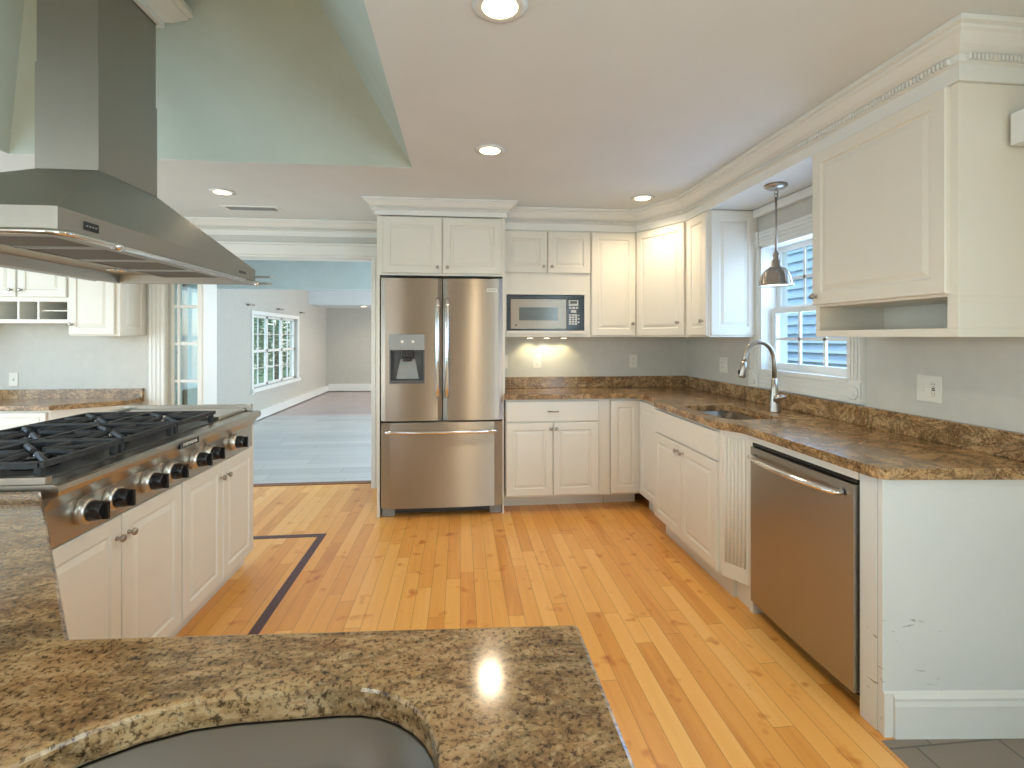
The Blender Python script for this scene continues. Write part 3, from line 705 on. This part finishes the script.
# right run far
c = ucab('white wall cabinet with narrow door and paneled end, left of the sink window', (1.68, 3.558, 1.37), -PI/2)
obj('body', B((0, .318, 0, .35, 0, .865)), M_CAB, c); door(c, .03, .312, .012, .855, .27, .11)
bm = bmesh.new(); raised(bm, .0, .33, .01, .86, 0, th=.010, fr=.06); obj('end_panel', bm, M_CAB, c, M=Matrix.Translation((.318, .01, 0)) @ Matrix.Rotation(PI/2, 4, 'Z'))
# right run near
c = ucab('large near white wall cabinet with open cubby slot beneath its door, right of the window', (1.68, 2.215, 1.37), -PI/2)
obj('body', B((0, .685, 0, .35, .14, .865), (0, .685, 0, .35, 0, .03), (0, .025, 0, .35, .03, .14), (.645, .685, 0, .35, .03, .14), (.025, .645, .33, .35, .03, .14)), M_CAB, c, .0015)
door(c, .0, .657, .150, .863, .03, .19)

# ---------------- counter
def roundp(p, idx, r, n=5):
    out = []
    for i, q in enumerate(p):
        if i not in idx: out.append(q); continue
        a = Vector(p[i-1]); b = Vector(q); c_ = Vector(p[(i+1)%len(p)])
        u = b+(a-b).normalized()*r; v = b+(c_-b).normalized()*r
        for k in range(n+1):
            t = k/n; w_ = (1-t)**2*u+2*t*(1-t)*b+t*t*v; out.append((w_.x, w_.y))
    return out
CT = .925; CB = .886
SK = rrect(1.43, 1.75, 2.55, 3.12, .08, 6)
outer = roundp([(.338, 3.83), (1.32, 3.83), (1.395, 3.74), (1.395, 3.47), (1.335, 3.38), (1.335, 2.50), (1.41, 2.38), (1.41, 1.553), (2.03, 1.495), (2.03, 4.33), (.338, 4.33)], (1, 2, 3, 4, 5, 6, 7), .05)
ct = thing('granite_countertop', 'brown granite countertop running from the refrigerator past the corner sink to the end panel', 'countertop', (0,0,0))
bm = bmesh.new(); slab(bm, outer, [SK], CB, CT); obj('slab', bm, M_GRANB, ct, .008)
obj('backsplash', B((.338, 2.0, 4.30, 4.33, CT, 1.022), (2.0, 2.03, 1.50, 4.33, CT, 1.022)), M_GRANB, ct, .003)
def basin(name, rim, zt, depth, label, m, wall=.004):
    t = thing(name, label, 'sink'); bm = bmesh.new()
    cx = sum(p[0] for p in rim)/len(rim); cy = sum(p[1] for p in rim)/len(rim)
    lv = [(1.03, 0), (1.0, -.001), (.985, -depth*.75), (.93, -depth*.95), (.80, -depth), (.15, -depth-.004)]
    rings = [[bm.verts.new((cx+(x-cx)*s, cy+(y-cy)*s, zt+z)) for x, y in rim] for s, z in lv]
    n = len(rim)
    for a, b in zip(rings, rings[1:]):
        for k in range(n): f = bm.faces.new((a[k], a[(k+1)%n], b[(k+1)%n], b[k])); f.smooth = True
    bm.faces.new(rings[-1][::-1])
    o = obj('basin', bm, m, t); s = o.modifiers.new('s', 'SOLIDIFY'); s.thickness = wall; s.offset = -1
    bm = bmesh.new(); lathe(bm, [(.04, .0), (.042, .003), (.03, .004), (.026, .001)], (cx, cy, zt-depth), (0,0,1), 20); obj('drain', bm, M_NICK, t)
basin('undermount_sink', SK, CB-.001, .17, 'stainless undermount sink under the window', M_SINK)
# faucet
f = thing('kitchen_faucet', 'brushed nickel gooseneck pull-down faucet behind the window sink', 'faucet', (1.86, 2.80, CT))
bm = bmesh.new(); lathe(bm, [(.034, 0), (.034, .006), (.030, .02), (.026, .09), (.020, .14), (.015, .20)], (0,0,0)); obj('base', bm, M_NICK, f)
pts = [(0,0,.12), (0,0,.30)]
for k in range(1, 12):
    a = PI*k/12*1.02; pts.append((-.095+.095*math.cos(a), .0, .30+.115*math.sin(a)))
pts += [(-.192, 0, .285)]
bm = bmesh.new(); tube(bm, pts, .0135, 12); obj('spout', bm, M_NICK, f)
bm = bmesh.new(); tube(bm, [(-.191, 0, .30), (-.195, 0, .27), (-.205, 0, .215), (-.208, 0, .205)], [.015, .018, .021, .017], 14); s_ = obj('spray_head', bm, M_NICK, f)
obj('button', B((-.226, -.218, -.006, .006, .225, .25)), M_BLACK, s_)
bm = bmesh.new(); tube(bm, [(0, -.010, .07), (.0, -.030, .085), (.012, -.05, .095), (.03, -.068, .092)], [.022, .020, .014, .008], 10); obj('lever', bm, M_NICK, f)

# ---------------- pendant
p = thing('pendant_lamp', 'nickel bell-shaped pendant lamp hanging in front of the sink window', 'pendant lamp', (1.79, 2.68, 2.2365))
bm = bmesh.new(); lathe(bm, [(.060, 0), (.060, .012), (.045, .022), (.012, .024)], (0,0,0), (0,0,-1)); obj('ceiling_plate', bm, M_NICK, p)
bm = bmesh.new()
for zc in (-.04, -.062):
    tube(bm, [(.011*math.cos(a*PI/6), 0, zc+.014*math.sin(a*PI/6)) for a in range(13)], .0028, 6)
obj('link', bm, M_NICK, p)
bm = bmesh.new(); cyl(bm, (0,0,-.07), (0,0,-.40), .006, 12); obj('rod', bm, M_NICK, p)
bm = bmesh.new(); lathe(bm, [(.010, -.38), (.018, -.40), (.014, -.42), (.026, -.435), (.026, -.46), (.036, -.47), (.034, -.485), (.040, -.49)], (0,0,0)); obj('socket_cap', bm, M_NICK, p)
bm = bmesh.new(); prof = [(.030, -.470), (.050, -.482), (.068, -.500), (.081, -.530), (.087, -.563), (.092, -.569), (.092, -.575), (.084, -.571), (.077, -.535), (.062, -.508), (.044, -.490)]
rr = []
for r, z in prof: rr.append([bm.verts.new((r*math.cos(2*PI*k/32), r*math.sin(2*PI*k/32), z)) for k in range(32)])
for a, b in zip(rr, rr[1:]):
    for k in range(32): q = bm.faces.new((a[k], a[(k+1)%32], b[(k+1)%32], b[k])); q.smooth = True
for k in range(16):
    a = 2*PI*k/16; tube(bm, [(r*1.005*math.cos(a), r*1.005*math.sin(a), z) for r, z in prof[:5]], .0022, 5)
sh = obj('lamp_shade', bm, M_NICK, p)
bm = bmesh.new(); lathe(bm, [(.079, -.569), (.079, -.562), (.01, -.558)], (0,0,0)); obj('lamp_diffuser', bm, emit('pendant_glass', (1, .97, .9), 1.6), sh)

# ---------------- recessed ceiling lights and vent
def can(x, y, label, z=CZ, pw=22, r=.078, src=None):
    if src is None:
        t = thing('recessed_light', label, 'ceiling light', (x, y, z), 0, 'recessed ceiling lights')
        bm = bmesh.new(); n = 32
        prof = [(r, .0), (r+.012, -.004), (r-.012, -.008), (r-.022, -.003), (r-.026, -.0006), (r-.026, 0)]
        lathe(bm, [(r+.0, 0), (r+.008, .004), (r-.010, .008), (r-.020, .007)], (0,0,0), (0,0,-1), n); obj('trim_ring', bm, M_TRIM, t)
        bm = bmesh.new(); lathe(bm, [(r-.022, .0072), (r-.030, .0095), (.01, .0105)], (0,0,0), (0,0,-1), n); obj('bulb', bm, M_LAMP, t)
    else:
        t = copy_tree(src); t.location = (x, y, z); t['label'] = label
    l = bpy.data.lights.new('recessed_lamp', 'SPOT'); l.energy = pw; l.spot_size = 2.6; l.spot_blend = .8; l.color = (1, .80, .55); l.shadow_soft_size = .05
    o = bpy.data.objects.new('recessed_lamp', l); COL.objects.link(o); o.location = (x, y, z-.03)
    return t
L0 = can(.163, 2.76, 'lit recessed ceiling light in front of the refrigerator')
can(1.346, 3.59, 'lit recessed ceiling light in the corner above the diagonal cabinet', src=L0)
can(-1.685, 3.75, 'lit recessed ceiling light beside the ceiling vent', src=L0)
can(.123, 1.555, 'lit recessed ceiling light nearest the camera, cut by the top of the photo', src=L0)
can(-2.35, 10.6, 'small lit ceiling light of the far room, before the dropped soffit', z=2.40, pw=30, src=L0)
can(-2.25, 12.0, 'small lit ceiling light in the dropped soffit of the far room', z=2.09, pw=20, src=L0)
v = thing('ceiling_vent', 'white ceiling air vent with dark louvres above the wide opening', 'vent', (-1.66, 4.205, CZ))
obj('frame', B((-.21, .21, -.07, -.055, -.008, 0), (-.21, .21, .055, .07, -.008, 0), (-.21, -.19, -.055, .055, -.008, 0), (.19, .21, -.055, .055, -.008, 0)), M_TRIM, v)
obj('backing', B((-.19, .19, -.055, .055, -.003, 0)), M_DKGR, v)
obj('louvres', B(*[(-.19, .19, -.054+.012*k, -.048+.012*k, -.007, -.003) for k in range(9)]), M_MIDG, v)

# ---------------- outlets
def outlet(name, label, loc, rz, gang=1, kind='d', grp='wall outlets'):
    t = thing(name, label, 'outlet', loc, rz, grp); w_ = .035 if gang == 1 else .058
    obj('cover_plate', B((-w_, w_, -.006, 0, -.058, .058)), M_PLATE, t, .002)
    for g in range(gang):
        x = 0 if gang == 1 else (-.024 if g == 0 else .024)
        k = kind[g] if len(kind) > g else kind[0]
        if k == 's':
            obj('switch', B((x-.005, x+.005, -.016, -.005, -.012, .010)), M_PLATE, t, .001)
        else:
            bm = bmesh.new()
            bm.free(); s_ = obj('socket', B((x-.016, x+.016, -.0085, -.005, -.034, .034)), M_PLATE, t, .001)
            for z in (-.02, .02):
                for q in (-.006, .006): obj('slot', B((x+q-.001, x+q+.001, -.0092, -.0085, z-.002, z+.006)), M_DKGR, s_)
                obj('slot', B((x-.002, x+.002, -.0092, -.0085, z-.010, z-.006)), M_DKGR, s_)
            if k == 'g':
                for z in (.001, -.007): obj('test_button', B((x-.007, x+.007, -.0095, -.0085, z, z+.005)), M_BLACK, s_)
    return t
outlet('wall_outlet', 'two-gang plate with switch and test-button socket on the wall under the nearest cabinet', (2.03, 1.975, 1.145), -PI/2, 2, 'sg')
outlet('wall_outlet', 'single outlet on the back wall under the lit puck lights', (.667, 4.33, 1.155), 0)
outlet('wall_outlet', 'single outlet on the back wall nearest the room corner', (1.534, 4.33, 1.155), 0)
outlet('wall_outlet', 'single outlet half hidden beside the refrigerator', (.375, 4.33, 1.155), 0)
outlet('wall_outlet', 'two-gang outlet plate on the side wall between corner and window', (2.03, 3.68, 1.153), -PI/2, 2, 'ds')
outlet('wall_outlet', 'single switch plate on the blue-lit wall above the left granite counter', (-3.765, 4.65, 1.01), 0, 1, 's')

# ================================================================== LEFT BUFFET RUN (back wall, left)
def grp2(label, loc): return thing('wall_cabinet', label, 'cabinet', loc, 0, 'wall cabinets of the left buffet')
c = grp2('white wall cabinet with two doors above open cubbies, over the left buffet', (-3.93, 4.32, 1.48))
obj('body', B((0, .835, 0, .33, .20, .93), (0, .835, 0, .33, 0, .03), (0, .835, 0, .33, .17, .20), (0, .015, 0, .33, .03, .17), (.15, .165, 0, .33, .03, .17), (.305, .32, 0, .33, .03, .17), (.457, .472, 0, .33, .03, .17), (.602, .617, 0, .33, .03, .17), (.82, .835, 0, .33, .03, .17), (.617, .82, .02, .33, .095, .105), (.015, .82, .31, .33, .03, .17)), M_CAB, c)
door(c, .105, .46, .205, .90, .43, .26); door(c, .472, .825, .205, .90, .502, .26)
c = grp2('single-door white wall cabinet at the right end over the left buffet', (-3.093, 4.32, 1.38))
obj('body', B((0, .373, 0, .33, 0, 1.03)), M_CAB, c); door(c, .005, .34, .01, 1.0, .03, .09)
bm = bmesh.new(); raised(bm, .0, .32, .01, 1.0, 0, th=.008, fr=.06); obj('end_panel', bm, M_CAB, c, M=Matrix.Translation((.373, .005, 0)) @ Matrix.Rotation(PI/2, 4, 'Z'))
c = grp2('white wall cabinet at the far left edge, hanging lower than its neighbour', (-4.59, 4.32, 1.38))
obj('body', B((0, .655, 0, .33, 0, 1.03)), M_CAB, c); door(c, .01, .32, .01, 1.0, .28, .09); door(c, .33, .64, .01, 1.0, .37, .09)
ct = thing('granite_buffet_top', 'brown granite counter on the left buffet, with low backsplash', 'countertop')
bm = bmesh.new(); slab(bm, [(-4.59, 4.13), (-3.10, 4.13), (-2.73, 4.40), (-2.73, 4.65), (-4.59, 4.65)], [], .812, .85); obj('slab', bm, M_GRANB, ct, .004)
obj('backsplash', B((-4.59, -2.73, 4.62, 4.65, .85, .925)), M_GRANB, ct)
c = thing('base_cabinet', 'white base cabinet of the left buffet with drawers over doors', 'cabinet', (-4.58, 4.17, 0))
bm = bmesh.new(); slab(bm, [(0, 0), (1.46, 0), (1.82, .26), (1.82, .47), (0, .47)], [], .1, .812); obj('body', bm, M_CAB, c); obj('toe_kick', B((0, 1.7, .2, .47, 0, .1)), M_CAB, c)
for k in range(3):
    x = .03+k*.48
    door(c, x, x+.45, .66, .795, flat=False, name='drawer'); door(c, x, x+.45, .12, .64, x+.40, .6)

# ================================================================== ISLAND + COOKTOP + HOOD
c = thing('island_cabinet', 'cream white island base cabinet with four doors under the rangetop', 'cabinet', (-1.25, 1.585, 0), PI/2)
LI = 3.18-1.585
obj('body', B((0, LI, 0, .70, .085, .73), (1.515, LI, 0, .70, .73, .92)), M_CAB, c)
obj('toe_kick', B((0, LI-.01, .05, .65, 0, .085)), M_CAB, c)
for a, b, kx in ((.005, .378, .35), (.385, .775, .415), (.79, 1.16, 1.13), (1.167, 1.545, 1.197)):
    door(c, a, b, .10, .722, kx, .645)
# rangetop ; local x away from camera, local y toward -X (back)
r = thing('gas_rangetop', 'stainless gas rangetop with black grates and seven knobs on the island', 'rangetop', (-1.19, 1.60, 0), PI/2)
LR = 1.50; DR = .72
prof = [(.0, .935), (-.012, .930), (-.016, .915), (-.012, .900), (.004, .893), (.036, .850), (.036, .730), (.056, .730), (.06, .88), (DR, .88), (DR, .935)]
bm = bmesh.new()
a = [bm.verts.new((0, y, z)) for y, z in prof]; b = [bm.verts.new((LR, y, z)) for y, z in prof]
for k in range(len(prof)): bm.faces.new((a[k], a[(k+1)%len(prof)], b[(k+1)%len(prof)], b[k]))
bm.faces.new(a[::-1]); bm.faces.new(b)
rb = obj('body', bm, M_SS, r)
obj('burner_tray', B((.03, 1.12, .06, .67, .936, .940)), M_DKGR, r)
obj('side_rail', B((0, .025, .02, DR, .935, .958)), M_SS, r, .003); obj('side_rail', B((LR-.03, LR, .03, DR, .935, .975)), M_SS, r, .003)
obj('back_rail', B((.025, LR-.03, DR-.03, DR+.02, .935, .965)), M_SS, r, .003)
obj('griddle_cover', B((1.15, LR-.04, .06, .67, .936, .955)), M_SS, r, .004)
for gx in range(3):
    x0 = .045+gx*.36; x1 = x0+.35
    bm = bmesh.new(); g = .009; zt = .992; y0, y1 = .07, .66; ym = (y0+y1)/2; xm = (x0+x1)/2
    for yy in (y0, ym, y1): box(bm, x0, x1, yy-g, yy+g, zt-.018, zt)
    for xx in (x0+g, x1-g): box(bm, xx-g, xx+g, y0, y1, zt-.020, zt)
    for cy in ((y0+ym)/2, (ym+y1)/2):
        for k in range(8):
            an = k*PI/4; r0 = .038; 
            r1 = .150 if k % 2 == 0 else .185
            if k in (2, 6): r1 = .135
            p0 = Vector((xm+math.cos(an)*r0, cy+math.sin(an)*r0, zt-.006)); p1 = Vector((xm+math.cos(an)*r1, cy+math.sin(an)*r1, zt-.010))
            tube(bm, [p0, p1], .011, 6)
    for fx in (x0+.012, x1-.012):
        for fy in (y0+.01, ym, y1-.01): box(bm, fx-.010, fx+.010, fy-.010, fy+.010, .940, zt-.015)
    obj('grate', bm, M_IRON, r, .002)
    for cy in ((y0+ym)/2, (ym+y1)/2):
        bm = bmesh.new(); lathe(bm, [(.062, 0), (.062, .006), (.048, .010), (.048, .020), (.054, .021), (.052, .030), (.02, .033)], (xm, cy, .940), (0,0,1), 24)
        q = obj('burner', bm, M_BLACK, r)
        bm = bmesh.new(); lathe(bm, [(.007, 0), (.007, .004), (.004, .006)], (xm, cy, .972), (0,0,1), 12); obj('burner_screw', bm, M_CHROME, q)
for y in (1.765, 1.895, 2.10, 2.245, 2.45, 2.575, 2.84):
    x = y-1.60
    bm = bmesh.new(); lathe(bm, [(.043, 0), (.043, .012), (.040, .028), (.036, .030)], (x, .036, .803), (0,-1,0), 28); bz = obj('knob_bezel', bm, M_BEZ, r)
    bm = bmesh.new(); lathe(bm, [(.033, .028), (.033, .040), (.028, .064), (.025, .067)], (x, .036, .803), (0,-1,0), 24); box(bm, x-.006, x+.006, -.046, -.010, .775, .831); obj('knob', bm, M_BLACK, bz, .0015)
npl = obj('nameplate', B((.63, .78, -.022, -.012, .898, .924)), M_BLACK, r)
text('lettering', 'THERMADOR', .019, M_PLATE, npl, (.705, -.0225, .911), (PI/2, 0, 0))
bm = bmesh.new(); 
for yy in (.05, .2): lathe(bm, [(.012, 0), (.012, .012), (.006, .014)], (0, yy, .905), (-1,0,0), 14)
obj('side_bolt', bm, M_NICK, r)

# hood
h = thing('range_hood', 'stainless pyramid island range hood with square chimney above the rangetop', 'range hood', (-1.60, 2.385, 1.68))
hx, hy = .385, .735; dx, dy = .120, .20; cy0 = .035
bm = bmesh.new()
lo = [(-hx,-hy), (hx,-hy), (hx,hy), (-hx,hy)]; tp = [(-dx, -dy+cy0), (dx, -dy+cy0), (dx, dy+cy0), (-dx, dy+cy0)]
v0 = [bm.verts.new((x, y, 0)) for x, y in lo]; v1 = [bm.verts.new((x, y, .088)) for x, y in lo]; v2 = [bm.verts.new((x, y, .375)) for x, y in tp]
vi = [bm.verts.new((x*.9, y*.95, 0)) for x, y in lo]; vj = [bm.verts.new((x*.86, y*.93, .045)) for x, y in lo]
for A_, B_ in ((v0, v1), (v1, v2), (v0, vi), (vi, vj)):
    for k in range(4): bm.faces.new((A_[k], A_[(k+1)%4], B_[(k+1)%4], B_[k]))
bm.faces.new(v2); bm.faces.new(vj)
cn = obj('canopy', bm, M_HOOD, h)
for k in range(4):
    y0 = -.66+k*.33; q = obj('filter', B((-.06, .27, y0+.02, y0+.31, .030, .044), ), M_FILTER, cn)
    obj('filter_frame', B((-.07, .28, y0+.01, y0+.02, .026, .044), (-.07, .28, y0+.31, y0+.32, .026, .044), (-.07, -.06, y0+.01, y0+.32, .026, .044), (.27, .28, y0+.01, y0+.32, .026, .044)), M_SS, q)
for yy in (-.30, .45):
    bm = bmesh.new(); lathe(bm, [(.045, 0), (.047, .006), (.034, .008), (.033, .003)], (-.20, yy, .044), (0,0,-1), 24); q = obj('hood_lamp', bm, M_CHROME, cn)
ch = obj('chimney', B((-dx, dx, -dy+cy0, dy+cy0, .376, .81), (-dx+.004, dx-.004, -dy+cy0+.004, dy+cy0-.004, .80, 1.468)), M_HOOD, h)
pan = obj('control_display', B((hx, hx+.003, -.63, -.565, .038, .066)), M_BLACK, cn)
bm = bmesh.new(); 
for k in range(4): box(bm, hx+.003, hx+.0038, -.622+.0135*k, -.615+.0135*k, .050, .055)
obj('display_digits', bm, M_MIDG, pan)
obj('nameplate', B((hx, hx+.002, .52, .60, .045, .060)), M_DKGR, cn)
rail = bmesh.new(); o_ = .022; rz_ = .006
pts = [(-hx-o_, .60, rz_), (-hx-o_, -hy+.05, rz_)]+[(-hx+.03-(.03+o_)*math.cos(a*PI/10), -hy+.03-(.03+o_)*math.sin(a*PI/10), rz_) for a in range(6)]
pts += [(hx-.03+(.03+o_)*math.sin(a*PI/10), -hy+.03-(.03+o_)*math.cos(a*PI/10), rz_) for a in range(6)]+[(hx+o_, -hy+.08, rz_), (hx+o_, hy-.02, rz_)]
tube(rail, pts, .010, 10); rl = obj('rail', rail, M_CHROME, h)
for q in (-.50, .70):
    bm = bmesh.new(); cyl(bm, (hx+.002, q, .006), (hx+o_, q, .006), .008, 10)
    lathe(bm, [(.012, -.02), (.0145, -.018), (.0145, .018), (.012, .02)], (hx+o_, q, .006), (0,1,0), 14); obj('rail_bracket', bm, M_CHROME, rl)
for q in (-.15, .15):
    bm = bmesh.new(); cyl(bm, (q, -hy-.002, .006), (q, -hy-o_, .006), .008, 10); obj('rail_bracket', bm, M_CHROME, rl)
bm = bmesh.new()
for z0, z1, ln in ((.045, .055, .11), (.004, .016, .09)):
    lo4 = [(hx-.05, hy+.002), (hx+ln*.75, hy+.002), (hx+ln, hy+.02), (hx+.0, hy+.05), (hx-.05, hy+.05)]
    slab(bm, lo4, [], z0, z1)
obj('corner_fin', bm, M_HOOD, h)
# crown wrapped round the top of the chimney
bm = bmesh.new(); cp = [(-dx, -dy+cy0), (dx, -dy+cy0), (dx, dy+cy0), (-dx, dy+cy0)]
k = 1.0; z0c = 1.21
path = [(-dx, -dy+cy0), (dx, -dy+cy0), (dx, dy+cy0), (-dx, dy+cy0)]
def off(o): return [(-dx-o, -dy+cy0-o), (dx+o, -dy+cy0-o), (dx+o, dy+cy0+o), (-dx-o, dy+cy0+o)]
pr = [(0, 1.22), (.022, 1.22), (.022, 1.25), (.045, 1.262), (.085, 1.30), (.095, 1.31), (.095, 1.325), (.115, 1.335), (.115, 1.36), (0, 1.36)]
rings = [[bm.verts.new((x, y, z)) for x, y in off(o)] for o, z in pr]
for A_, B_ in zip(rings, rings[1:]):
    for q in range(4): bm.faces.new((A_[q], A_[(q+1)%4], B_[(q+1)%4], B_[q]))
obj('chimney_crown', bm, M_TRIM, h)

# ================================================================== PENINSULA in the foreground
SK2 = rrect(-.535, -.022, .17, .655, .12, 8, rs=[.12, .12, .13, .26])
ct = thing('granite_peninsula_top', 'polished tan granite peninsula top in the foreground, bending to the rangetop', 'countertop')
bm = bmesh.new(); slab(bm, [(.182, -.55), (.182, .762), (-.575, .803), (-1.205, 1.578), (-2.6, 1.578), (-2.6, -.55)], [SK2], CB, CT); obj('slab', bm, M_GRAN, ct, .006)
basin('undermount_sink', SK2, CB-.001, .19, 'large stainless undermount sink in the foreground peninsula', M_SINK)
c = thing('peninsula_cabinet', 'white base cabinet carrying the foreground granite peninsula', 'cabinet')
bm = bmesh.new(); slab(bm, [(.14, -.5), (.14, .725), (-.61, .765), (-1.25, 1.55), (-2.5, 1.55), (-2.5, -.5)], [rrect(-.59, .04, .10, .70, .02, 2)], .1, CB-.001); obj('body', bm, M_CAB, c)
bm = bmesh.new(); slab(bm, [(.08, -.45), (.08, .67), (-.63, .70), (-1.30, 1.50), (-2.4, 1.50), (-2.4, -.45)], [], 0, .1); obj('toe_kick', bm, M_CAB, c)
